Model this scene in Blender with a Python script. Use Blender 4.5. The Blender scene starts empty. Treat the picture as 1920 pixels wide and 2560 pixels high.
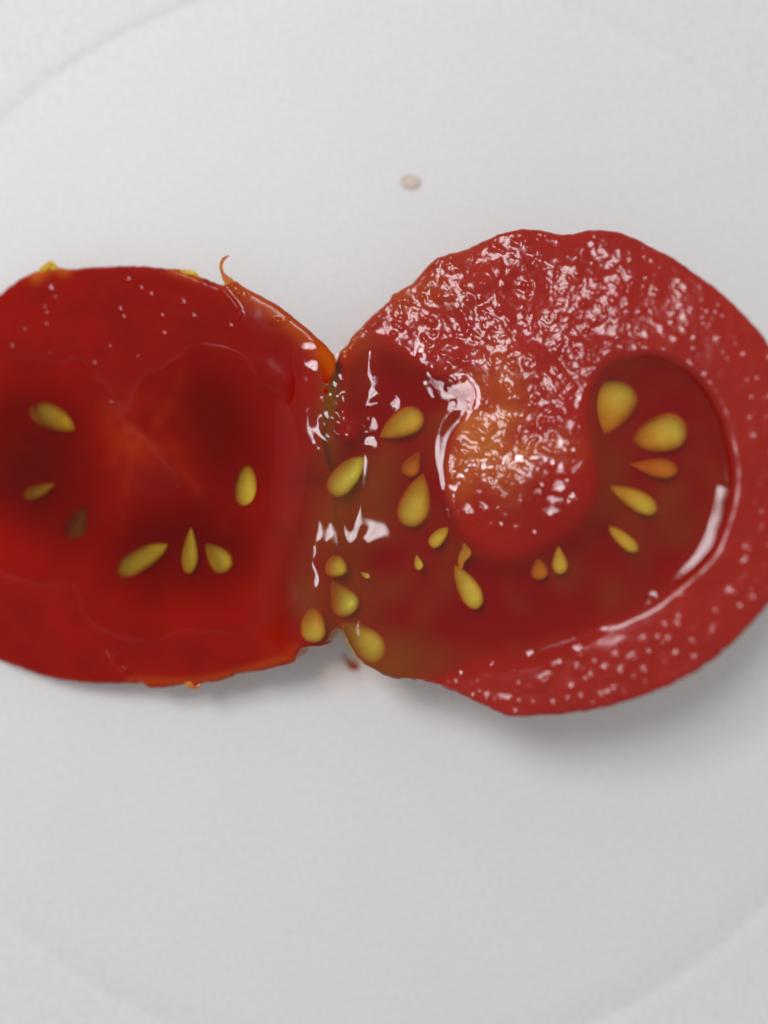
import bpy, math
import numpy as np

sc = bpy.context.scene
COL = sc.collection

# ------------------------------------------------------------------ camera
CAM_H = 0.130                       # metres above the plate
K = 0.577 / 1280.0                  # tangent of view angle per photograph pixel
cam = bpy.data.cameras.new('camera')
cam.sensor_fit = 'VERTICAL'; cam.sensor_height = 24.0; cam.sensor_width = 18.0
cam.lens = 12.0 / 0.577
cam.clip_start = 0.005; cam.clip_end = 50.0
cam.dof.use_dof = True; cam.dof.focus_distance = CAM_H - 0.0136
cam.dof.aperture_fstop = 2.4
cam_o = bpy.data.objects.new('camera', cam); COL.objects.link(cam_o)
cam_o.location = (0, 0, CAM_H)
sc.camera = cam_o

# ------------------------------------------------------------------ light: dim room + one window of two panes
w = bpy.data.worlds.new('World'); sc.world = w; w.use_nodes = True
bg = w.node_tree.nodes['Background']
bg.inputs[0].default_value = (0.97, 0.985, 0.985, 1); bg.inputs[1].default_value = 0.45
WDIR = np.array([math.tan(math.radians(-20)), math.tan(math.radians(25)), 1.0]); WDIR /= np.linalg.norm(WDIR)
WDIST = 0.55
def pane(off_up, sx, sy, power):
    l = bpy.data.lights.new('window_pane', 'AREA'); l.shape = 'RECTANGLE'
    l.size = sx; l.size_y = sy; l.energy = power; l.color = (1.0, 0.975, 1.0)
    o = bpy.data.objects.new('window_pane', l); COL.objects.link(o)
    from mathutils import Vector
    q = Vector(-WDIR).to_track_quat('-Z', 'Y')
    o.rotation_euler = q.to_euler()
    up = q @ Vector((0, 1, 0))
    o.location = Vector(WDIR * WDIST) + up * off_up
LW = 22.5                            # radiance of the window
for off, sx, sy in ((0.043, 0.137, 0.096), (-0.052, 0.137, 0.072)):
    pane(off, sx, sy, LW * math.pi * sx * sy)

sc.view_settings.view_transform = 'Standard'; sc.view_settings.look = 'None'
sc.view_settings.exposure = 0.0; sc.view_settings.gamma = 1.0
sc.render.engine = 'CYCLES'
sc.cycles.use_denoising = True
sc.cycles.max_bounces = 10; sc.cycles.transparent_max_bounces = 16
sc.cycles.caustics_reflective = False; sc.cycles.caustics_refractive = False
sc.cycles.sample_clamp_indirect = 4.0

# ------------------------------------------------------------------ helpers
PX = 0.0000507                       # size of one photograph pixel on the cut faces, metres

class Plane:                         # the plane a cut face lies in: passes (X0,Y0,z0), slopes sx, sy
    def __init__(s, px, py, z0, nx_deg, ny_deg):
        s.sx = -math.tan(math.radians(nx_deg)); s.sy = -math.tan(math.radians(ny_deg))
        X = (px - 960) * K * (CAM_H - z0); Y = -(py - 1280) * K * (CAM_H - z0)
        s.c = z0 - s.sx * X - s.sy * Y
        n = np.array([-s.sx, -s.sy, 1.0]); s.n = n / np.linalg.norm(n)
    def at(s, px, py, h=0.0):        # point of the face seen at (px,py), lifted h metres along the normal
        px = np.asarray(px, float); py = np.asarray(py, float)
        u = (px - 960) * K; v = -(py - 1280) * K
        g = s.sx * u + s.sy * v
        z = (s.c + g * CAM_H) / (1 + g)
        P = np.stack([u * (CAM_H - z), v * (CAM_H - z), z], -1)
        return P + np.asarray(h)[..., None] * s.n
def on_plate(px, py, z=0.0):
    return np.array([(px - 960) * K * (CAM_H - z), -(py - 1280) * K * (CAM_H - z), z])

LEFT = Plane(800, 1230, 0.0116, -9.0, -1.0)
RIGHT = Plane(800, 1230, 0.0116, -14.0, 6.0)

# rasters over the photograph's pixel coordinates, 2 px cells
X0, Y0, ST = -460, 460, 2.0
NX, NY = 1344, 736
GX, GY = np.meshgrid(X0 + ST * np.arange(NX), Y0 + ST * np.arange(NY))
FX = np.fft.rfftfreq(NX, d=ST)[None, :]; FY = np.fft.fftfreq(NY, d=ST)[:, None]
F2 = FX**2 + FY**2
def blur(a, s):
    return np.fft.irfft2(np.fft.rfft2(a) * np.exp(-2 * (math.pi * s)**2 * F2), s=a.shape)
_rng = np.random.default_rng(11)
def noise(s, sy=None):
    a = _rng.standard_normal((NY, NX))
    if sy is None: a = blur(a, s)
    else: a = np.fft.irfft2(np.fft.rfft2(a) * np.exp(-2 * math.pi**2 * (s**2 * FX**2 + sy**2 * FY**2)), s=a.shape)
    return a / a.std()
def sample(a, px, py):
    x = np.clip((np.asarray(px, float) - X0) / ST, 0, NX - 1.001); y = np.clip((np.asarray(py, float) - Y0) / ST, 0, NY - 1.001)
    i = x.astype(int); j = y.astype(int); fx = x - i; fy = y - j
    return (a[j, i] * (1-fx) * (1-fy) + a[j, i+1] * fx * (1-fy) + a[j+1, i] * (1-fx) * fy + a[j+1, i+1] * fx * fy)
def smooth_line(pts, n=14, closed=False):
    p = np.array(pts, float)
    q = np.vstack([p[-1:], p, p[:2]]) if closed else np.vstack([2*p[0]-p[1], p, 2*p[-1]-p[-2]])
    out = []
    for k in range(1, len(q) - 2):
        t = np.linspace(0, 1, n, endpoint=False)[:, None]
        a, b, c, d = q[k-1], q[k], q[k+1], q[k+2]
        out.append(0.5 * (2*b + (c-a)*t + (2*a-5*b+4*c-d)*t**2 + (3*b-a-3*c+d)*t**3))
    o = np.vstack(out)
    return o if closed else np.vstack([o, p[-1:]])
def mask(pts, s=0.0, curve=True):
    p = smooth_line(pts, 8, True) if curve else np.array(pts, float)
    ins = np.zeros((NY, NX), bool); x, y = p[:, 0], p[:, 1]
    for k in range(len(p)):
        x1, y1, x2, y2 = x[k-1], y[k-1], x[k], y[k]
        if y1 == y2: continue
        j0 = max(0, int(np.ceil((min(y1, y2) - Y0) / ST))); j1 = min(NY, int(np.ceil((max(y1, y2) - Y0) / ST)))
        for j in range(j0, j1):
            xc = x1 + (Y0 + ST * j - y1) * (x2 - x1) / (y2 - y1)
            i = int(np.ceil((xc - X0) / ST))
            ins[j, max(0, i):] ^= True
    m = ins.astype(float)
    return np.clip(blur(m, s), 0, 1) if s else m
def dist_line(pts, reach, curve=True):
    p = smooth_line(pts, 8) if curve and len(pts) > 2 else np.array(pts, float)
    D = np.full((NY, NX), 1e6)
    for a, b in zip(p[:-1], p[1:]):
        lo = np.minimum(a, b) - reach; hi = np.maximum(a, b) + reach
        i0, i1 = [int(np.clip((v - X0) / ST, 0, NX)) for v in (lo[0], hi[0])]
        j0, j1 = [int(np.clip((v - Y0) / ST, 0, NY)) for v in (lo[1], hi[1])]
        gx = GX[j0:j1, i0:i1]; gy = GY[j0:j1, i0:i1]; d = b - a; L = max(d @ d, 1e-9)
        t = np.clip(((gx - a[0]) * d[0] + (gy - a[1]) * d[1]) / L, 0, 1)
        D[j0:j1, i0:i1] = np.minimum(D[j0:j1, i0:i1], np.hypot(gx - a[0] - t * d[0], gy - a[1] - t * d[1]))
    return D
def ridge(h, pts, wd, amp):
    h += amp * np.exp(-(dist_line(pts, 4 * wd) / wd)**2)
def bump(h, x, y, r, amp):
    j0, j1 = [int(np.clip((v - Y0) / ST, 0, NY)) for v in (y - 4*r, y + 4*r)]
    i0, i1 = [int(np.clip((v - X0) / ST, 0, NX)) for v in (x - 4*r, x + 4*r)]
    h[j0:j1, i0:i1] += amp * np.exp(-((GX[j0:j1, i0:i1] - x)**2 + (GY[j0:j1, i0:i1] - y)**2) / r**2)
def gauss(x, y, rx, ry):
    return np.exp(-((GX - x) / rx)**2 - ((GY - y) / ry)**2)

def new_mesh(name, verts, faces, mat, parent=None, smooth=True, attrs=None):
    me = bpy.data.meshes.new(name)
    verts = np.asarray(verts, np.float32); faces = np.asarray(faces, np.int32)
    nv, nf, k = len(verts), len(faces), faces.shape[1]
    me.vertices.add(nv); me.vertices.foreach_set('co', verts.ravel())
    me.loops.add(nf * k); me.loops.foreach_set('vertex_index', faces.ravel())
    me.polygons.add(nf); me.polygons.foreach_set('loop_start', np.arange(0, nf * k, k, dtype=np.int32))
    me.polygons.foreach_set('loop_total', np.full(nf, k, np.int32))
    if smooth: me.polygons.foreach_set('use_smooth', np.ones(nf, bool))
    me.update(calc_edges=True); me.validate()
    for an, av in (attrs or {}).items():
        at = me.attributes.new(an, 'FLOAT', 'POINT'); at.data.foreach_set('value', np.asarray(av, np.float32).ravel())
    me.materials.append(mat)
    o = bpy.data.objects.new(name, me); COL.objects.link(o); o.parent = parent
    return o
def thing(name, label, cat, loc, group=None):
    o = bpy.data.objects.new(name, None); COL.objects.link(o)
    o.location = loc; o.empty_display_size = 0.01
    o['label'] = label; o['category'] = cat
    if group: o['group'] = group
    return o
def tag(o, label, cat):
    o['label'] = label; o['category'] = cat; return o
def grid_faces(nr, nc, wrap=False):
    i = np.arange(nr - 1)[:, None]; j = np.arange(nc if wrap else nc - 1)[None, :]; j2 = (j + 1) % nc
    return np.stack([i*nc + j, i*nc + j2, (i+1)*nc + j2, (i+1)*nc + j], -1).reshape(-1, 4)

# ------------------------------------------------------------------ materials
def material(name):
    m = bpy.data.materials.new(name); m.use_nodes = True
    nt = m.node_tree; nt.nodes.clear()
    out = nt.nodes.new('ShaderNodeOutputMaterial')
    return m, nt, out
def N(nt, kind, **kw):
    n = nt.nodes.new(kind)
    for k, v in kw.items():
        if k in n.inputs.keys(): n.inputs[k].default_value = v
        else: setattr(n, k, v)
    return n
def mixc(nt, fac, a, b):
    n = nt.nodes.new('ShaderNodeMix'); n.data_type = 'RGBA'
    for sock, v in ((n.inputs[0], fac), (n.inputs[6], a), (n.inputs[7], b)):
        if isinstance(v, (int, float)): sock.default_value = v
        elif isinstance(v, tuple): sock.default_value = (*v, 1)
        else: nt.links.new(v, sock)
    return n.outputs[2]
def attr(nt, name):
    return N(nt, 'ShaderNodeAttribute', attribute_name=name).outputs['Fac']
def noise_fac(nt, scale, detail=3, lo=0.35, hi=0.65, rough=0.55):
    tc = N(nt, 'ShaderNodeTexCoord')
    t = N(nt, 'ShaderNodeTexNoise', Scale=scale, Detail=detail, Roughness=rough)
    nt.links.new(tc.outputs['Object'], t.inputs['Vector'])
    r = N(nt, 'ShaderNodeMapRange'); r.inputs[1].default_value = lo; r.inputs[2].default_value = hi
    nt.links.new(t.outputs['Fac'], r.inputs[0]); return r.outputs[0]

def flesh_material(name, red, dark, core, edge, rough, sss, ior=1.38):
    m, nt, out = material(name)
    md = tuple(0.65 * a + 0.35 * b for a, b in zip(red, dark))
    c = mixc(nt, noise_fac(nt, 160), red, md)
    c = mixc(nt, attr(nt, 'pocket_shade'), c, dark)
    c = mixc(nt, attr(nt, 'core'), c, core)
    c = mixc(nt, attr(nt, 'edge'), c, edge)
    p = N(nt, 'ShaderNodeBsdfPrincipled'); p.inputs['IOR'].default_value = ior
    nt.links.new(c, p.inputs['Base Color'])
    rg = N(nt, 'ShaderNodeMapRange'); rg.inputs[3].default_value = rough; rg.inputs[4].default_value = rough * 0.55
    nt.links.new(attr(nt, 'wet'), rg.inputs[0]); nt.links.new(rg.outputs[0], p.inputs['Roughness'])
    sp = N(nt, 'ShaderNodeMapRange')                       # no gloss where gel of the same index covers the flesh
    for k, v in enumerate((0.03, 0.15, 0.5, 0.0)): sp.inputs[k + 1].default_value = v
    nt.links.new(attr(nt, 'wet'), sp.inputs[0]); nt.links.new(sp.outputs[0], p.inputs['Specular IOR Level'])
    p.inputs['Subsurface Weight'].default_value = sss
    p.inputs['Subsurface Radius'].default_value = (1.0, 0.22, 0.08)
    p.inputs['Subsurface Scale'].default_value = 0.0015
    nt.links.new(p.outputs[0], out.inputs[0]); return m
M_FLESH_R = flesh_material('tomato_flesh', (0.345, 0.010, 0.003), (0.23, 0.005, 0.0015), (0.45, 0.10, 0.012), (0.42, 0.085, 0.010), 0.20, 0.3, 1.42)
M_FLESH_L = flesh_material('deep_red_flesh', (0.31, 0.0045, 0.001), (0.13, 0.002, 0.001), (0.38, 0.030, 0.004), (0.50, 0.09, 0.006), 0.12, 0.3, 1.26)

def gel_material(name, absorb, density, cloud, cloud_fac, rough, ior):
    m, nt, out = material(name)
    tr = N(nt, 'ShaderNodeBsdfTransparent'); df = N(nt, 'ShaderNodeBsdfDiffuse'); df.inputs[0].default_value = (*cloud, 1)
    gl = N(nt, 'ShaderNodeBsdfGlossy'); gl.inputs['Roughness'].default_value = rough
    mx = N(nt, 'ShaderNodeMixShader')
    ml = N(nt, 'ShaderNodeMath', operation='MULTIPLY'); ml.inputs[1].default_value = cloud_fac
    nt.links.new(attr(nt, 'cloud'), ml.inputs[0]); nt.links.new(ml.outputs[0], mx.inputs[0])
    nt.links.new(tr.outputs[0], mx.inputs[1]); nt.links.new(df.outputs[0], mx.inputs[2])
    fr = N(nt, 'ShaderNodeFresnel'); fr.inputs['IOR'].default_value = ior
    geo = N(nt, 'ShaderNodeNewGeometry')
    front = N(nt, 'ShaderNodeMath', operation='SUBTRACT'); front.inputs[0].default_value = 1.0
    nt.links.new(geo.outputs['Backfacing'], front.inputs[1])
    fm = N(nt, 'ShaderNodeMath', operation='MULTIPLY'); nt.links.new(fr.outputs[0], fm.inputs[0]); nt.links.new(front.outputs[0], fm.inputs[1])
    fg = N(nt, 'ShaderNodeMath', operation='MULTIPLY'); nt.links.new(fm.outputs[0], fg.inputs[0]); nt.links.new(attr(nt, 'gloss'), fg.inputs[1])
    m2 = N(nt, 'ShaderNodeMixShader')
    nt.links.new(fg.outputs[0], m2.inputs[0]); nt.links.new(mx.outputs[0], m2.inputs[1]); nt.links.new(gl.outputs[0], m2.inputs[2])
    nt.links.new(m2.outputs[0], out.inputs[0])
    va = N(nt, 'ShaderNodeVolumeAbsorption'); va.inputs[0].default_value = (*absorb, 1); va.inputs[1].default_value = density
    nt.links.new(va.outputs[0], out.inputs['Volume'])
    return m
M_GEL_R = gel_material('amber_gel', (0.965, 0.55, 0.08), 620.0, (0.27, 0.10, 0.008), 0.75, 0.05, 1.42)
M_GEL_L = gel_material('red_gel', (0.95, 0.70, 0.10), 420.0, (0.11, 0.003, 0.001), 1.0, 0.10, 1.27)

def plain(name, col, col2, rough, spec=0.5, scale=400, sss=0.0, sscale=0.001):
    m, nt, out = material(name)
    p = N(nt, 'ShaderNodeBsdfPrincipled'); p.inputs['Roughness'].default_value = rough
    p.inputs['Specular IOR Level'].default_value = spec
    nt.links.new(mixc(nt, noise_fac(nt, scale), col, col2), p.inputs['Base Color'])
    if sss:
        p.inputs['Subsurface Weight'].default_value = sss; p.inputs['Subsurface Scale'].default_value = sscale
        p.inputs['Subsurface Radius'].default_value = (1.0, 0.4, 0.15)
    nt.links.new(p.outputs[0], out.inputs[0]); return m
def seed_material(name, col, col2):
    m, nt, out = material(name)
    p = N(nt, 'ShaderNodeBsdfPrincipled'); p.inputs['Roughness'].default_value = 0.6; p.inputs['Specular IOR Level'].default_value = 0.1
    nt.links.new(mixc(nt, noise_fac(nt, 2.2), col, col2), p.inputs['Base Color'])
    p.inputs['Subsurface Weight'].default_value = 0.3; p.inputs['Subsurface Scale'].default_value = 0.0006
    p.inputs['Subsurface Radius'].default_value = (1.0, 0.7, 0.2)
    tr = N(nt, 'ShaderNodeBsdfTransparent'); tr.inputs[0].default_value = (1.0, 0.97, 0.85, 1)
    lw = N(nt, 'ShaderNodeLayerWeight'); lw.inputs['Blend'].default_value = 0.5
    mr = N(nt, 'ShaderNodeMapRange')
    for k, v in enumerate((0.0, 0.30, 1.0, 0.0)): mr.inputs[k + 1].default_value = v
    nt.links.new(lw.outputs['Facing'], mr.inputs[0])
    pw = N(nt, 'ShaderNodeMath', operation='POWER'); pw.inputs[1].default_value = 1.8; nt.links.new(mr.outputs[0], pw.inputs[0])
    mx = N(nt, 'ShaderNodeMixShader'); nt.links.new(pw.outputs[0], mx.inputs[0])
    nt.links.new(tr.outputs[0], mx.inputs[1]); nt.links.new(p.outputs[0], mx.inputs[2])
    nt.links.new(mx.outputs[0], out.inputs[0]); return m
M_SEED = seed_material('yellow_seed', (0.60, 0.50, 0.07), (0.48, 0.37, 0.03))
M_SEED_OR = seed_material('orange_seed', (0.50, 0.24, 0.015), (0.42, 0.18, 0.01))
M_SEED_DK = seed_material('brown_seed', (0.16, 0.06, 0.012), (0.10, 0.03, 0.008))
M_SKIN = plain('tomato_skin', (0.40, 0.03, 0.006), (0.34, 0.018, 0.005), 0.18, 0.5, 150, 0.3)
M_FLAP = plain('orange_skin', (0.52, 0.20, 0.02), (0.46, 0.10, 0.02), 0.22, 0.5, 600, 0.5)
M_YEL = plain('yellow_skin', (0.62, 0.42, 0.02), (0.52, 0.26, 0.015), 0.25, 0.4, 600, 0.5)
M_SCRAP = plain('red_scrap', (0.38, 0.05, 0.01), (0.45, 0.12, 0.02), 0.18, 0.5, 900, 0.3)

def plate_material():
    m, nt, out = material('white_glaze')
    p = N(nt, 'ShaderNodeBsdfPrincipled'); p.inputs['Roughness'].default_value = 0.48
    p.inputs['Specular IOR Level'].default_value = 0.22
    c = mixc(nt, noise_fac(nt, 60, 4), (0.78, 0.785, 0.775), (0.76, 0.765, 0.755))
    c = mixc(nt, noise_fac(nt, 1900, 2, 0.35, 0.65), c, (0.695, 0.70, 0.69))
    nt.links.new(c, p.inputs['Base Color'])
    tc = N(nt, 'ShaderNodeTexCoord'); t = N(nt, 'ShaderNodeTexNoise', Scale=1900.0, Detail=2.0)
    nt.links.new(tc.outputs['Object'], t.inputs['Vector'])
    b = N(nt, 'ShaderNodeBump'); b.inputs['Strength'].default_value = 0.3; b.inputs['Distance'].default_value = 0.0002
    nt.links.new(t.outputs['Fac'], b.inputs['Height']); nt.links.new(b.outputs[0], p.inputs['Normal'])
    nt.links.new(p.outputs[0], out.inputs[0]); return m
M_PLATE = plate_material()

# ------------------------------------------------------------------ plate (turned profile, closed underneath)
pc = on_plate(945, 1300)
prof = [(0.0, 0.0), (0.03, 0.0), (0.06, 0.0), (0.0745, 0.0)]
def prof_add(r0, r1, f, n):
    for t in np.linspace(0, 1, n)[1:]: prof.append((r0 + (r1 - r0) * t, f(t)))
# slopes: flat well, a slow upward curve, a short steep step, then the rim
_sr = np.array([0.0745, 0.0765, 0.0790, 0.0800, 0.0808, 0.0816, 0.0826, 0.0850, 0.125]); _ss = np.array([0, -4, -8, -4, 13, 12, 5, 5, 9.0])
_r = np.concatenate([np.linspace(0.0745, 0.086, 60), np.linspace(0.088, 0.125, 18)])
_s = np.tan(np.radians(np.interp(_r, _sr, _ss))); _z = np.concatenate([[0], np.cumsum((_s[1:] + _s[:-1]) / 2 * np.diff(_r))])
prof += list(zip(_r[1:], _z[1:])); ZR = _z[-1]
prof_add(0.125, 0.1275, lambda t: ZR - 0.0012 * t*t, 8)
prof_add(0.1275, 0.1255, lambda t: ZR - 0.0012 - 0.0018 * t, 5)
prof_add(0.1255, 0.080, lambda t: (ZR - 0.003) * (1 - t) - 0.003 * t, 10)
prof_add(0.080, 0.0, lambda t: -0.0030 - 0.0002 * t, 6)
prof = np.array(prof); prof[0, 0] = 1e-5; prof[-1, 0] = 1e-5
th = np.linspace(0, 2 * math.pi, 256, endpoint=False)
V = np.stack([prof[:, :1] * np.cos(th), prof[:, :1] * np.sin(th), np.repeat(prof[:, 1:], 256, 1)], -1).reshape(-1, 3)
plate = new_mesh('plate', V, grid_faces(len(prof), 256, True)[:, ::-1], M_PLATE)
plate.location = pc
tag(plate, 'round white plate with a low rim lying under the cut tomato', 'plate')

# ------------------------------------------------------------------ outlines (photograph pixels; first measured on a 1659-wide copy)
def disp(pts): return [(x / 0.8641, y / 0.8641) for x, y in pts]
OUT_L = disp([(-60, 684), (-20, 648), (0, 630), (40, 600), (80, 583), (112, 574), (150, 579), (200, 574), (250, 572), (300, 573), (350, 577),
              (395, 583), (440, 600), (478, 614), (505, 606), (530, 622), (560, 637), (600, 660), (640, 690), (680, 725), (708, 752), (722, 772),
              (724, 795), (713, 832), (705, 870), (699, 912), (697, 955), (706, 1010), (713, 1080), (712, 1200), (722, 1320), (712, 1385), (692, 1400), (662, 1401), (640, 1410), (634, 1432), (600, 1441),
              (560, 1451), (512, 1458), (496, 1466), (470, 1474), (440, 1476), (421, 1487), (404, 1480), (372, 1484), (322, 1488), (302, 1478), (285, 1479),
              (200, 1478), (100, 1466), (45, 1446), (0, 1430), (-70, 1390), (-140, 1320), (-190, 1230), (-215, 1120), (-215, 1000), (-195, 890), (-150, 790)])
OUT_R = disp([(712, 800), (732, 768), (752, 742), (764, 722), (780, 705), (800, 684), (822, 664), (838, 648), (850, 632), (872, 618), (890, 606), (906, 588), (922, 573), (945, 556),
              (990, 540), (1040, 518), (1080, 503), (1120, 492), (1160, 491), (1200, 498), (1240, 498), (1280, 493), (1320, 495), (1360, 506), (1420, 532),
              (1480, 569), (1540, 611), (1590, 652), (1630, 692), (1662, 730), (1705, 800), (1738, 890), (1752, 990), (1745, 1100), (1722, 1200), (1690, 1275), (1655, 1318),
              (1600, 1378), (1550, 1421), (1480, 1466), (1400, 1501), (1320, 1526), (1240, 1541), (1160, 1547), (1100, 1548), (1070, 1537), (1040, 1524), (1000, 1504),
              (960, 1487), (920, 1473), (880, 1469), (840, 1465), (805, 1450), (775, 1428), (752, 1398), (738, 1372), (700, 1330), (690, 1250), (682, 1150), (668, 1050), (662, 960), (676, 870)])
def polar_outline(pts, c, n, seed, wob):
    p = smooth_line(pts, 30, True)
    a = np.arctan2(p[:, 1] - c[1], p[:, 0] - c[0]); r = np.hypot(p[:, 0] - c[0], p[:, 1] - c[1])
    k = np.argsort(a); a, r = a[k], r[k]
    a = np.concatenate([a - 2*math.pi, a, a + 2*math.pi]); r = np.concatenate([r, r, r])
    t = np.linspace(-math.pi, math.pi, n, endpoint=False)
    R = np.interp(t, a, r)
    g = np.random.default_rng(seed).standard_normal(n); f = np.fft.rfftfreq(n, 1/n)
    def band(c0): return np.fft.irfft(np.fft.rfft(g) * np.exp(-(f / c0)**2), n)
    b = band(140); R = R + wob * b / b.std()
    return t, R

def half(name, label, plane, outline, centre, flesh_mat, hflesh, attrs, seed, depth_z, wob, rnd=None):
    cx, cy = centre
    nt_, nr = 1300, 250
    t, R = polar_outline(outline, centre, nt_, seed, wob)
    rr = np.linspace(0.0005, 1, nr)[:, None]
    px = cx + rr * R[None] * np.cos(t)[None]; py = cy + rr * R[None] * np.sin(t)[None]
    h = sample(hflesh, px, py)
    de = (1 - rr) * R[None]
    h = h - 11 * np.exp(-(de / 5.0)**1.3) * (1 if rnd is None else sample(rnd, px, py))
    base = plane.at(cx, cy); root_z = 0.0
    root = thing(name, label, 'tomato half', (base[0], base[1], 0.0), 'tomato halves on the plate')
    off = np.array([base[0], base[1], 0.0])
    P = plane.at(px, py, h * PX) - off
    at = {k: sample(v, px, py) for k, v in attrs.items()}
    new_mesh('flesh', P.reshape(-1, 3), grid_faces(nr, nt_, True)[:, ::-1], flesh_mat, root, attrs=at)
    # skin: a shallow bowl from the rim of the cut down to the plate
    ph = np.linspace(0, math.pi / 2, 40)[:, None]
    E = plane.at(cx + (R - 2.0) * np.cos(t), cy + (R - 2.0) * np.sin(t), (np.minimum(sample(blur(hflesh, 4), cx + R * np.cos(t), cy + R * np.sin(t)), 6) - 14) * PX)[::5]
    C = plane.at(cx, cy)
    S = C[None, None] + (np.cos(ph)**0.75)[..., None] * (E - C)[None]
    S[..., 2] -= np.sin(ph) * (C[2] - 0.0002)
    S[..., 2] = np.maximum(S[..., 2], 0.00015)
    S[-1] = S[-1].mean(0) + (S[-2] - S[-2].mean(0)) * 0.05
    n2 = S.shape[1]
    new_mesh('skin', (S - off).reshape(-1, 3), grid_faces(len(ph), n2, True)[:, ::-1], M_SKIN, root)
    return root, off

def gel_mesh(root, off, plane, hgel, m, mat, cloud):
    # surface where the gel lies, sinking into the flesh at its border; closed below
    keep = m > 0.004
    J, I = np.nonzero(keep)
    idx = -np.ones((NY, NX), int); idx[J, I] = np.arange(len(J))
    q = np.stack([idx[:-1, :-1], idx[:-1, 1:], idx[1:, 1:], idx[1:, :-1]], -1).reshape(-1, 4)
    q = q[(q >= 0).all(1)]
    px, py = GX[J, I], GY[J, I]
    top = plane.at(px, py, hgel[J, I] * PX) - off
    body = blur(np.maximum(mask(OUT_R), mask(OUT_L)), 12)[J, I]           # thin at the free rim, deep inside the tomato
    low = plane.at(px, py, (hgel[J, I] - 4 - 130 * np.clip((body - 0.72) * 5, 0, 1)) * PX) - off
    n = len(top)
    e = np.concatenate([q[:, [0, 1]], q[:, [1, 2]], q[:, [2, 3]], q[:, [3, 0]]])
    key = np.sort(e, 1); _, inv, cnt = np.unique(key, axis=0, return_inverse=True, return_counts=True)
    b = e[cnt[inv.ravel()] == 1]
    side = np.stack([b[:, 0], b[:, 1], b[:, 1] + n, b[:, 0] + n], -1)
    F = np.concatenate([q[:, ::-1], q + n, side])
    cl = cloud[J, I]; gl = np.clip(0.3 + 0.7 * (px - 690) / 85, 0.3, 1) if mat is M_GEL_R else np.ones(n)   # the juice film thins out to the left
    return new_mesh('gel', np.vstack([top, low]), F, mat, root, attrs=dict(cloud=np.concatenate([cl, cl]), gloss=np.concatenate([gl, gl])))

# seed: flattened teardrop, 1 long along +x (tip at +0.5), 1 wide, 1 thick
def seed_mesh(name, bend, p1, p2):
    nu, nv = 22, 18
    u = np.linspace(0, 1, nu)[:, None]; v = np.linspace(0, 2 * math.pi, nv, endpoint=False)[None]
    r = np.sqrt(np.clip(1 - ((u - 0.36) / 0.36)**2, 0, 1)) * (u <= 0.36) + (u > 0.36) * (1 - np.clip((u - 0.36) / 0.64, 0, 1)**p1)**p2
    r = np.maximum(r, 0.004) * 0.5
    X = (u - 0.5) + 0 * v; Yv = r * np.cos(v) + bend * (u - 0.4)**2; Z = r * np.sin(v) * (1 - 0.2 * u)
    me = bpy.data.meshes.new(name)
    me.from_pydata(np.stack([X, Yv, Z], -1).reshape(-1, 3).tolist(), [], grid_faces(nu, nv, True)[:, ::-1].tolist())
    me.polygons.foreach_set('use_smooth', np.ones(len(me.polygons), bool)); me.update()
    return me
SEEDS = {}
for kind, mt in (('y', M_SEED), ('o', M_SEED_OR), ('d', M_SEED_DK)):
    for b in range(3):
        me = seed_mesh('seed', (0.14, -0.12, 0.05)[b], (1.9, 2.3, 1.7)[b], (0.8, 0.7, 0.95)[b]); me.materials.append(mt); SEEDS[kind, b] = me
_k = 0
def seed(root, off, plane, fat, tip, width, top, kind='y', thick=0.5, tilt=0.0, label=None, hg=None, cl=None):
    """fat/tip: the two ends on the cut face in photograph pixels; top: height of its back over the face, px"""
    global _k
    from mathutils import Matrix, Vector
    a = plane.at(*fat); b = plane.at(*tip)
    ax = Vector(b - a); L = ax.length; ax.normalize()
    nz = Vector(plane.n); nz = (nz - ax * nz.dot(ax)).normalized()
    ax = (ax + nz * tilt).normalized(); nz = (nz - ax * nz.dot(ax)).normalized()
    ay = nz.cross(ax)
    T = thick * 1.45 * width * PX
    mx_, my_ = (fat[0] * 0.6 + tip[0] * 0.4), (fat[1] * 0.6 + tip[1] * 0.4)
    if hg is not None: top = top + float(sample(hg, mx_, my_))
    if cl is not None: cl *= 1 - 0.65 * gauss(mx_, my_, width * 0.75, width * 0.75)
    c = (a + b) / 2 + plane.n * (top * PX - T / 2)
    o = bpy.data.objects.new('seed', SEEDS[kind, _k * 7 % 3]); _k += 1
    COL.objects.link(o); o.parent = root
    M = Matrix((ax, ay, nz)).transposed().to_4x4()
    o.matrix_local = Matrix.Translation(Vector(c - off)) @ M @ Matrix.Diagonal((L * 1.16, width * 1.30 * PX, T, 1))
    if label: o['label'] = label
    return o

def ribbon(name, plane, off, root, pts, widths, lifts, mat, thick=7):
    c = smooth_line(pts, 10); t = np.linspace(0, 1, len(c))
    wd = np.interp(t, np.linspace(0, 1, len(widths)), widths); lf = np.interp(t, np.linspace(0, 1, len(lifts)), lifts)
    d = np.gradient(c, axis=0); d /= np.linalg.norm(d, axis=1)[:, None] + 1e-9
    nrm = np.stack([-d[:, 1], d[:, 0]], -1)
    nv = 12; a = np.linspace(0, 2 * math.pi, nv, endpoint=False)
    px = c[:, :1] + nrm[:, :1] * wd[:, None] * np.cos(a) * 0.5; py = c[:, 1:] + nrm[:, 1:] * wd[:, None] * np.cos(a) * 0.5
    h = lf[:, None] + np.sin(a) * thick * np.minimum(1, wd / wd.max() + 0.35)[:, None] * 0.5 + 0.12 * wd[:, None] * np.cos(a)**2
    P = plane.at(px, py, h * PX) - off
    F = grid_faces(len(c), nv, True)
    return new_mesh(name, P.reshape(-1, 3), F, mat, root)
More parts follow.
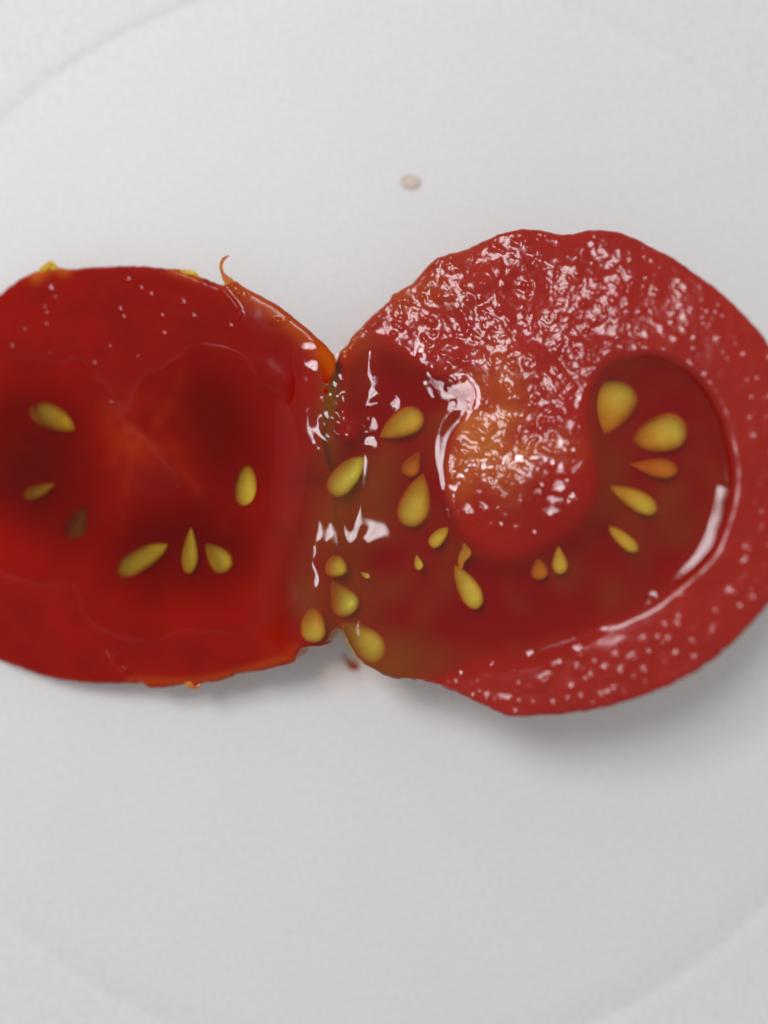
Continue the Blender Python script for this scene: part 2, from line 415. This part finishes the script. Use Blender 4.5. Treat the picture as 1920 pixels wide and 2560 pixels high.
# ================================================================== right half
gel_C = disp([(748, 880), (756, 806), (806, 738), (905, 790), (960, 820), (1005, 828), (1018, 858), (1000, 900), (968, 950), (958, 1010), (962, 1080), (985, 1130),
              (1020, 1180), (1090, 1205), (1170, 1180), (1250, 1130), (1285, 1060), (1275, 980), (1265, 900), (1275, 840), (1320, 782), (1400, 768), (1470, 788),
              (1530, 850), (1565, 930), (1580, 1020), (1570, 1100), (1535, 1190), (1470, 1255), (1380, 1320), (1290, 1360), (1180, 1400), (1100, 1418), (1020, 1430),
              (960, 1462), (900, 1475), (840, 1472), (790, 1455), (755, 1415), (738, 1385), (700, 1392), (655, 1390), (628, 1350), (605, 1300), (640, 1240), (628, 1190), (664, 1130), (650, 1060), (668, 1000), (656, 930), (662, 850), (654, 800), (658, 764), (686, 756), (716, 772), (738, 800), (738, 860), (732, 900), (728, 940), (742, 954), (764, 948), (778, 915)])
mg = mask(gel_C)
softw = np.clip(1.3 * gauss(1480, 1180, 130, 190) + gauss(1380, 1340, 150, 90) + gauss(1240, 1385, 170, 70) + 1.4 * gauss(690, 1350, 90, 230) + gauss(980, 880, 60, 60) + gauss(1450, 1600, 200, 60) + gauss(1250, 1650, 170, 55), 0, 1)
mg_s = blur(mg, 10) * (1 - softw) + blur(mg, 30) * softw
inside = np.clip(blur(mg, 38), 0, 1)
tilt = np.where(GX < 1110, 0.055 * (GX - 1110), np.where(GX > 1480, -0.11 * (GX - 1480), 0.0))
tilt = blur(tilt, 25)
cavity = mg_s * (10 + 50 * np.clip((inside - 0.4) / 0.6, 0, 1)**1.3) - tilt * mg_s
# how deep the open free edge at the bottom is
free = np.clip(gauss(840, 1640, 170, 90), 0, 1)
cavity = cavity * (1 - 0.5 * free) * (1 - np.clip(1.3 * gauss(810, 1000, 75, 125), 0, 0.88))

core_w = np.clip(gauss(1205, 1110, 95, 120) + 0.6 * gauss(1370, 1120, 90, 40) + 0.5 * gauss(1240, 960, 50, 90), 0, 1) * (1 - mg_s)
core_w = np.clip(core_w * (0.75 + 0.35 * noise(22)), 0, 1)
lower = blur((((GY > 1490) & (GX > 1000)) | (GX > 1770)).astype(float), 30)
upper = 1 - lower
# radial grain of the flesh
ang = np.arctan2(GY - 1180, GX - 1290); rad = np.hypot(GX - 1290, GY - 1180)
gr = sample(noise(13, 30), 200 + (ang + math.pi) * 260, 520 + rad * 0.9)
hR = -cavity
gr = gr * np.clip((rad - 150) / 150, 0, 1)
def beads(n, sig, rng=np.random.default_rng(21)):
    a = np.zeros((NY, NX)); a[rng.integers(0, NY, n), rng.integers(0, NX, n)] = rng.uniform(0.25, 1, n)**1.5
    return blur(a, sig) * 2 * math.pi * (sig / ST)**2
rough_h = 3.2 * np.minimum(beads(4800, 5.6), 1.4) + 4.0 * np.minimum(beads(1800, 8.5), 1.3) + 0.02 * 4.6 * noise(3.3) + 0.0 * 0.085 * 8 * noise(5.6) + 0.06 * 4.6 * noise(3.3) + 0.03 * 17 * noise(12) + 0.075 * 42 * noise(28) + 0.05 * 18 * gr
hR += (1 - mg_s) * upper * rough_h * np.clip(1.15 - 0.5 * blur((GX > 1600).astype(float), 60) - 0.95 * gauss(1370, 1330, 170, 80) + 0.35 * gauss(1220, 1190, 110, 60), 0.12, 1.4)
hR += (1 - mg_s) * lower * (0.03 * 17 * noise(12) + 0.008 * 7 * noise(5))
rb = np.random.default_rng(5)
dots = np.zeros((NY, NX))
for k in range(150):
    s = rb.uniform(0, 1); x = 1080 + 900 * s; y0 = 1735 - 40 * s - 520 * max(0, s - 0.45)**1.35
    y = y0 + rb.uniform(-75, 75); r = rb.uniform(4.5, 10)
    bump(dots, x, y, r, rb.uniform(0.16, 0.36) * r)
for x, y, r in ((1320, 1630, 13), (1370, 1690, 11), (1440, 1668, 12), (1478, 1686, 10), (1552, 1678, 12), (1613, 1675, 11), (1614, 1597, 11), (1553, 1602, 9),
                (1452, 1632, 13), (1590, 1637, 10), (1667, 1560, 9), (1840, 1475, 17), (1890, 1490, 13), (1215, 1743, 11), (1250, 1742, 9), (1178, 1738, 8), (1356, 1702, 13),
                (1880, 1370, 14), (1795, 1527, 9), (1750, 1608, 9), (1535, 1722, 9), (1505, 1735, 9), (1383, 1755, 8), (1700, 1540, 8), (1118, 1669, 8), (1180, 1652, 9), (1225, 1660, 8)):
    bump(dots, x + 1, y + 6, r, 0.42 * r)
for k in range(110):
    t = rb.uniform(-0.75, 0.5); q = rb.uniform(0.83, 0.985); r = rb.uniform(4, 8.5)
    bump(dots, 1290 + 735 * q * math.cos(t), 1180 + 690 * q * math.sin(t), r, rb.uniform(0.15, 0.36) * r)
hR += dots * (1 - mg_s)
hR -= 0.04 * 45 * np.log1p(np.exp(np.clip((GY - 1240) / 45, -20, 5))) * gauss(1300, 1300, 210, 130)
hR -= 0.00010 * np.clip(GX - 1480, 0, None)**2 * (1 - mg_s)
edgeR = np.clip(gauss(960, 720, 160, 60) + gauss(870, 860, 60, 80) + 0.4 * gauss(1120, 620, 120, 40), 0, 1) * 0.55

gR = -2.6 - 2.4 * np.clip((1100 - GX) / 100, 0, 1) + tilt + 0.012 * 70 * noise(50) + 0.008 * 21 * noise(15)
bump(gR, 908, 1360, 50, 12)
bump(gR, 860, 1200, 60, 4); bump(gR, 905, 1620, 70, 9); gR += 38 * gauss(790, 1500, 66, 150) + 14 * gauss(800, 1150, 60, 80) + 11 * gauss(775, 1478, 50, 52)
RID_R = [([(906, 1000), (904, 962), (925, 924), (956, 894), (994, 878)], 26, 4.6),
         ([(898, 1088), (918, 1068), (912, 1042), (926, 1014), (955, 1004), (974, 1010), (960, 1036)], 16, 3.6),
         ([(1122, 1026), (1092, 1068), (1080, 1116), (1084, 1166), (1100, 1228)], 26, 4.2),
         ([(1116, 1280), (1120, 1302)], 16, 2.6),
         ([(1822, 1221), (1804, 1300), (1776, 1374), (1732, 1430), (1684, 1472), (1650, 1494)], 19, 6.5),
         ]
RID_B = [([(790, 885), (772, 895), (774, 925), (800, 942), (792, 975), (776, 1010)], 16, 3.5), ([(770, 958), (771, 960)], 10, 2.5),
         ([(774, 1040), (776, 1086), (798, 1128)], 19, 4), ([(812, 1128), (846, 1128), (883, 1114), (914, 1110)], 17, 3.6),
         ([(824, 1236), (816, 1264), (798, 1294), (796, 1334), (786, 1364)], 20, 3.2),
         ([(786, 1376), (784, 1410), (738, 1434)], 24, 4), ([(784, 1410), (806, 1436), (816, 1468)], 17, 3.2), ([(832, 1556), (862, 1576), (874, 1602)], 18, 3.4)]
for k, x in enumerate((766, 778, 790)): RID_B.append(([(x - 4, 1232 + 8*k), (x + 2, 1280), (x - 4, 1318 - 8*k)], 7, 0.3))
for p, wd, am in RID_R: ridge(gR, p, wd, am)
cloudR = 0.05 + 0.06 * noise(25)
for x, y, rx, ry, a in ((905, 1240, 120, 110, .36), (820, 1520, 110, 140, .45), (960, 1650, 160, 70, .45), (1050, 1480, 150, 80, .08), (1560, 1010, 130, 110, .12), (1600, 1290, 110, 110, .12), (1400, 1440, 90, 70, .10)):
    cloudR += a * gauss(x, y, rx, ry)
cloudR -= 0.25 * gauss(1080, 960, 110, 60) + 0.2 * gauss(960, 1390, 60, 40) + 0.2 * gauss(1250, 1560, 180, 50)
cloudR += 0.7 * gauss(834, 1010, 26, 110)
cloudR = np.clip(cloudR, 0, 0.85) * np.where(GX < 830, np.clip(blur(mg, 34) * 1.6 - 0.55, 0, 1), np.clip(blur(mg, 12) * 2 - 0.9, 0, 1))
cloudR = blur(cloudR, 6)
zl = LEFT.at(GX, GY)[..., 2]; zr = RIGHT.at(GX, GY)[..., 2]
dlr = np.clip((zl - zr) / PX - tilt, -400, 400) - 0.02 * np.clip(GX - 860, 0, None)**2
bridge = 10 * np.log1p(np.exp(np.clip(dlr / 10, -30, 30)))
for x, y, r in ((1352, 1230, 9), (1360, 1212, 8), (1415, 1180, 7), (1423, 1213, 6), (1398, 1255, 7), (1305, 1250, 6), (1427, 1082, 9), (1375, 1123, 9), (1322, 1127, 7), (1362, 1052, 8), (1290, 1205, 7),
                (1262, 1240, 8), (1243, 1268, 7), (1200, 1262, 9), (1196, 1230, 8), (1338, 1330, 5), (1255, 1310, 5)):
    bump(gR, x - 1, y + 6, r, 0.40 * r); bump(hR, x - 1, y + 6, r, 0.40 * r)
fade = 60 * np.clip(0.5 - mg_s, 0, 1)**1.2
gR = gR + bridge + np.clip(bridge / 6, 0, 1) * (1 + 4 * mg_s)
patch = mask([(822, 965), (850, 950), (885, 975), (908, 1015), (915, 1060), (880, 1092), (828, 1105), (812, 1060)], 5)
gR += gauss(1125, 965, 60, 55) * 3.4 * np.minimum(beads(7000, 4.5), 1.5)
gR += patch * (3.5 * np.minimum(beads(9000, 5.0), 1.4) + 3.0 * noise(9))
for p, wd, am in RID_B: ridge(gR, p, wd, am)
hs = blur(hR, 3) - 0.9
fil = np.clip((GX - 840) / 40, 0, 1)
gR = gR * (1 - fil) + fil * (np.maximum(gR, hs) + 3.0 * np.log1p(np.exp(-np.abs(gR - hs) / 3.0)) - 1.2 * np.clip(1 - 6 * mg_s - 3 * gauss(1300, 1310, 230, 150), 0, 1))
lsurf = (zl - zr) / PX - 50 * blur(mg, 34) * np.clip((GY - 1130) / 80, 0, 1) - 0.9
fl = np.clip((835 - GX) / 30, 0, 1)
gR = gR * (1 - fl) + fl * (np.maximum(gR, lsurf) + 3.0 * np.log1p(np.exp(-np.abs(gR - lsurf) / 3.0)) - 2.0 * np.clip(1 - 6 * mg_s, 0, 1))
inR = blur(np.maximum(np.maximum(mask(OUT_R), mask(OUT_L)), mask([(800, 925), (846, 905), (880, 900), (900, 1300), (860, 1560), (770, 1575), (760, 1200)])), 4)
gR -= 40 * np.clip(0.9 - inR, 0, 1)


A_R = dict(core=core_w, edge=edgeR, pocket_shade=np.clip(np.clip(inside * 1.2 - 0.2, 0, 1) * 0.85 + 0.7 * gauss(1340, 1280, 150, 90), 0, 1), wet=np.clip((gR - hR) / 4 + 0.1, 0, 1) * np.clip((mg_s > 0.03) + 2.5 * np.clip(gauss(1300, 1310, 230, 150) - 0.25, 0, 1), 0, 1))
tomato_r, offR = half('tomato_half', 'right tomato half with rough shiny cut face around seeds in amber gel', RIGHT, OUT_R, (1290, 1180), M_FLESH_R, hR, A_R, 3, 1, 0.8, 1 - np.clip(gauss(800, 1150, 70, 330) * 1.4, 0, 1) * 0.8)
R_ = (tomato_r, offR, RIGHT)
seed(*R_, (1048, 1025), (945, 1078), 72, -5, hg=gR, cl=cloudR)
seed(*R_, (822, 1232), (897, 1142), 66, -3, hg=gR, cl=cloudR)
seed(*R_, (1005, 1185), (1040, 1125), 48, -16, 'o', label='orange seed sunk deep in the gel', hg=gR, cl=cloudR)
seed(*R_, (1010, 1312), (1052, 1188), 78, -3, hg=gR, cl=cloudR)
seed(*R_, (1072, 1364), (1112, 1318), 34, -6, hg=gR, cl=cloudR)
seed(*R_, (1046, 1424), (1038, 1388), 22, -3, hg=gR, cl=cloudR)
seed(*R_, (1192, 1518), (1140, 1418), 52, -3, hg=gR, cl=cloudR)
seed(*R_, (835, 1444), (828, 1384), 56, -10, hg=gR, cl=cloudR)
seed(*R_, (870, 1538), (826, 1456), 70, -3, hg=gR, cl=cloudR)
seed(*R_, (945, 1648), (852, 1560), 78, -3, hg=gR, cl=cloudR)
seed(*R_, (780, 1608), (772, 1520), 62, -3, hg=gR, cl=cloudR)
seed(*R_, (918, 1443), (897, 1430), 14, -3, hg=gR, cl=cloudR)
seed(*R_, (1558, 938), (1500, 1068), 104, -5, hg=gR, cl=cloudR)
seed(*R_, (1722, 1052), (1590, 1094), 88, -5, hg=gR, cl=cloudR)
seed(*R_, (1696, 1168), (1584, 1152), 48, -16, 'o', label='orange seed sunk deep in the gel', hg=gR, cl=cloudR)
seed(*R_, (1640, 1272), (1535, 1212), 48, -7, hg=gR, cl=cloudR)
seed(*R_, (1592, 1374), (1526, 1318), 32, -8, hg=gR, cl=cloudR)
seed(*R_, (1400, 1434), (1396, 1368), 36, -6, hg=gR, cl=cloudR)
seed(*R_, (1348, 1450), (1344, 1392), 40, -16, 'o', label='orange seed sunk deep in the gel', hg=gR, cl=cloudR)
ribbon('seed_stalk', RIGHT, offR, tomato_r, [(1158, 1358), (1162, 1380), (1152, 1400), (1148, 1426)], [12, 34, 24, 10], [-16, -12, -13, -14], M_SEED_OR, 12)
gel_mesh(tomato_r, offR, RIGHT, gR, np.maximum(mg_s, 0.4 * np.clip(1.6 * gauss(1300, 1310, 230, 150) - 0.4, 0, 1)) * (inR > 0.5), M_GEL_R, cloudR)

# ================================================================== left half
LOC = [disp([(380, 850), (430, 830), (500, 850), (545, 930), (560, 1030), (545, 1090), (500, 1080), (470, 1010), (420, 970), (375, 930)]),
       disp([(215, 1180), (290, 1140), (370, 1120), (450, 1130), (520, 1150), (560, 1220), (530, 1270), (420, 1290), (300, 1290), (220, 1250)]),
       disp([(20, 850), (90, 830), (160, 880), (200, 960), (210, 1060), (200, 1150), (140, 1180), (60, 1160), (-20, 1110), (-70, 1000), (-40, 900)])]
ml = np.zeros((NY, NX))
for p in LOC: ml = np.maximum(ml, mask(p))
ml_s = blur(ml, 46); ml_in = blur(ml, 60)
hL = -50 * np.clip(ml_s * 1.04 - 0.005, 0, 1)**1.1 - 50 * blur(mg, 34) * np.clip((GY - 1130) / 80, 0, 1)
hL += (1 - ml_s) * (0.03 * 40 * noise(40) + 0.012 * 10 * noise(9))
for x, y, r in ((123, 712, 7), (126, 722, 6), (136, 741, 5), (110, 765, 4.5), (115, 780, 5), (113, 808, 5), (60, 820, 5), (28, 862, 7), (124, 880, 4.5), (316, 695, 6),
                (298, 770, 5), (307, 790, 5), (273, 863, 4.5), (233, 905, 5.5), (275, 1003, 5), (454, 752, 6), (482, 788, 5), (409, 831, 4.5), (350, 717, 4.5), (375, 733, 4.5),
                (553, 948, 7), (559, 952, 5), (632, 993, 6), (648, 1008, 5), (684, 1108, 7), (686, 1116, 6), (687, 1134, 5), (643, 1497, 5), (403, 786, 4.5), (344, 889, 4), (575, 812, 5),
                (281, 1643, 7), (313, 1670, 6), (690, 798, 8), (700, 798, 8), (716, 798, 5), (597, 728, 7), (625, 724, 8), (581, 712, 5)):
    bump(hL, x, y + 0.7 * r, r, 0.42 * r)
ridge(hL, [(560, 728), (580, 750), (595, 772)], 6, 5)                 # crease under the lifted skin
ridge(hL, [(601, 785), (596, 800)], 5, 4)
ridge(hL, [(276, 1630), (300, 1660), (338, 1702)], 6, -6); ridge(hL, [(270, 1634), (294, 1664), (330, 1706)], 5, 3)
core_l = np.clip(0.55 * gauss(350, 1085, 110, 80), 0, 1) * np.clip(0.45 + 0.4 * noise(14), 0, 1)
for p in ([(352, 1090), (420, 1010), (455, 930)], [(352, 1090), (290, 1040), (250, 1000)], [(360, 1110), (430, 1150), (500, 1230), (560, 1330)],
          [(340, 1110), (240, 1160), (180, 1180)], [(420, 1010), (400, 1070), (440, 1120)], [(330, 1120), (310, 1230), (290, 1330)], [(380, 1120), (470, 1130)], [(200, 1110), (110, 1130), (20, 1120)]):
    core_l += 0.20 * np.exp(-(dist_line(p, 60) / 13)**2) * np.clip(0.7 + 0.5 * noise(16), 0, 1.2)
edge_l = np.zeros((NY, NX))
for p, wd, am in (([(575, 700), (640, 745), (720, 800), (800, 870), (832, 905)], 26, 0.55), ([(808, 880), (834, 920)], 26, 0.8), ([(90, 690), (128, 664), (160, 672)], 18, 0.9), ([(430, 672), (490, 690)], 14, 0.7),
                  ([(330, 1700), (450, 1705), (560, 1690), (735, 1640)], 12, 0.35), ([(730, 1625), (740, 1652)], 16, 0.5)):
    edge_l = np.maximum(edge_l, am * np.exp(-(dist_line(p, 130) / wd)**2))
amber = blur(mask([(760, 1220), (840, 1220), (860, 1600), (760, 1640), (700, 1600), (690, 1480)]), 50)
gL = -0.7 + 0.006 * 60 * noise(50)
cloudL = (0.24 + 0.22 * gauss(20, 1150, 130, 250)) * np.clip(ml_in * 1.5 - 0.45, 0, 1)**1.3
hls = blur(hL, 3) - 0.9; gL = np.maximum(gL, hls) + 3.0 * np.log1p(np.exp(-np.abs(gL - hls) / 3.0)) - 1.2 * np.clip(1 - 6 * ml_s, 0, 1)
gL = gL - 200 * np.clip(0.012 - ml_s, 0, 1)
A_L = dict(core=np.clip(core_l, 0, 1), edge=np.clip(edge_l + 0.22 * amber, 0, 1), pocket_shade=np.clip(0.1 * ml_in + 0.62 * gauss(520, 1060, 190, 240) + 0.45 * gauss(430, 1330, 230, 130) + 0.22 * gauss(120, 1080, 170, 150) - 0.2 * gauss(350, 1085, 90, 80), 0, 1), wet=np.clip(np.clip((gL - hL) / 3.0, 0, 1) * (ml_s > 0.012) + 12 * mg_s, 0, 1))  # broad soft shading painted into the flesh colour, plus a little locule red
rnd_l = 1 - np.clip(gauss(830, 1230, 90, 330) * 1.5, 0, 1) * 0.8
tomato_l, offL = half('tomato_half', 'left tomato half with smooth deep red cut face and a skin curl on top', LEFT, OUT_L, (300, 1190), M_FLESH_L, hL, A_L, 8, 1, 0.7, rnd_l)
gel_mesh(tomato_l, offL, LEFT, gL, ml_s, M_GEL_L, cloudL)
L_ = (tomato_l, offL, LEFT)
seed(*L_, (66, 1018), (162, 1064), 66, -11, tilt=-0.05, hg=gL)
seed(*L_, (50, 1240), (116, 1212), 38, -16, hg=gL)
seed(*L_, (150, 1350), (196, 1272), 66, -14, 'd', label='brown seed sunk deep in the red gel', hg=gL)
seed(*L_, (280, 1436), (396, 1366), 60, -9, hg=gL)
seed(*L_, (463, 1432), (469, 1328), 42, -10, hg=gL)
seed(*L_, (560, 1430), (512, 1362), 58, -9, hg=gL)
seed(*L_, (606, 1272), (604, 1166), 64, -9, hg=gL)

# skin curl at the top edge of the left half: a tapering ribbon that lifts and hooks over
ribbon('skin_curl', LEFT, offL, tomato_l, [(577, 643), (563, 652), (556, 668), (559, 686), (572, 704), (592, 722)], [3, 9, 8, 9, 24, 14], [16, 14, 10, 4, -2, -10], M_FLAP, 6)
ribbon('skin_shred', LEFT, offL, tomato_l, [(88, 684), (108, 672), (128, 658), (134, 668), (150, 676)], [6, 16, 12, 18, 6], [-8, -3, 0, -3, -8], M_YEL, 6)
ribbon('skin_shred', LEFT, offL, tomato_l, [(442, 678), (462, 679), (482, 682), (496, 692)], [4, 12, 12, 4], [-8, -3, -3, -8], M_YEL, 6)
ribbon('skin_shred', LEFT, offL, tomato_l, [(458, 1708), (474, 1712), (487, 1719), (500, 1712)], [6, 18, 10, 6], [-8, 0, -3, -8], M_FLAP, 7)

# ------------------------------------------------------------------ small things on the plate
def droplet(name, px, py, rx, ry, h, mat, label, cat):
    nr, nv = 14, 40
    u = np.linspace(0, 1, nr)[:, None]; v = np.linspace(0, 2*math.pi, nv, endpoint=False)[None]
    s = np.sin(u * math.pi / 2)
    wob = 1 + 0.06 * np.cos(2 * v + 0.6) + 0.03 * np.cos(3 * v)
    P = np.stack([rx * s * wob * np.cos(v), ry * s * wob * np.sin(v), h * (np.cos(u * math.pi / 2)**1.6) + 0 * v], -1)
    o = new_mesh(name, P.reshape(-1, 3), grid_faces(nr, nv, True)[:, ::-1], mat)
    o.location = on_plate(px, py, 0.00012); return tag(o, label, cat)
def drop_material():
    m, nt, out = material('clear_juice')
    tr = N(nt, 'ShaderNodeBsdfTransparent'); tr.inputs[0].default_value = (0.95, 0.87, 0.80, 1)
    gl = N(nt, 'ShaderNodeBsdfGlossy'); gl.inputs['Roughness'].default_value = 0.08
    fr = N(nt, 'ShaderNodeFresnel'); fr.inputs['IOR'].default_value = 1.2
    mx = N(nt, 'ShaderNodeMixShader')
    nt.links.new(fr.outputs[0], mx.inputs[0]); nt.links.new(tr.outputs[0], mx.inputs[1]); nt.links.new(gl.outputs[0], mx.inputs[2])
    nt.links.new(mx.outputs[0], out.inputs[0]); return m
droplet('juice_drop', 1026, 455, 0.0014, 0.00105, 0.0006, drop_material(), 'tiny clear drop on the bare white plate above the tomato', 'drop')

def scrap():
    c = smooth_line([(855, 1636), (866, 1652), (876, 1664), (890, 1668), (897, 1672)], 8)
    P0 = np.array([on_plate(x, y, 0.0004) for x, y in c]); n = len(c); t = np.linspace(0, 1, n)
    r = np.interp(t, [0, 0.35, 0.6, 0.85, 1], [0.00006, 0.00022, 0.00062, 0.0004, 0.00008])
    a = np.linspace(0, 2*math.pi, 12, endpoint=False)
    d = np.gradient(P0, axis=0); d /= np.linalg.norm(d, axis=1)[:, None]
    s = np.stack([-d[:, 1], d[:, 0], 0*d[:, 0]], -1)
    P = P0[:, None] + s[:, None] * (r[:, None] * np.cos(a))[..., None] + np.array([0, 0, 1.0]) * (np.minimum(r, 0.0004)[:, None] * np.sin(a))[..., None]
    base = P.reshape(-1, 3).mean(0); base[2] = 0
    o = new_mesh('tomato_scrap', P.reshape(-1, 3) - base, grid_faces(n, 12, True), M_SCRAP); o.location = base
    return tag(o, 'tiny orange red scrap of tomato on the plate below the joint', 'scrap')
scrap()
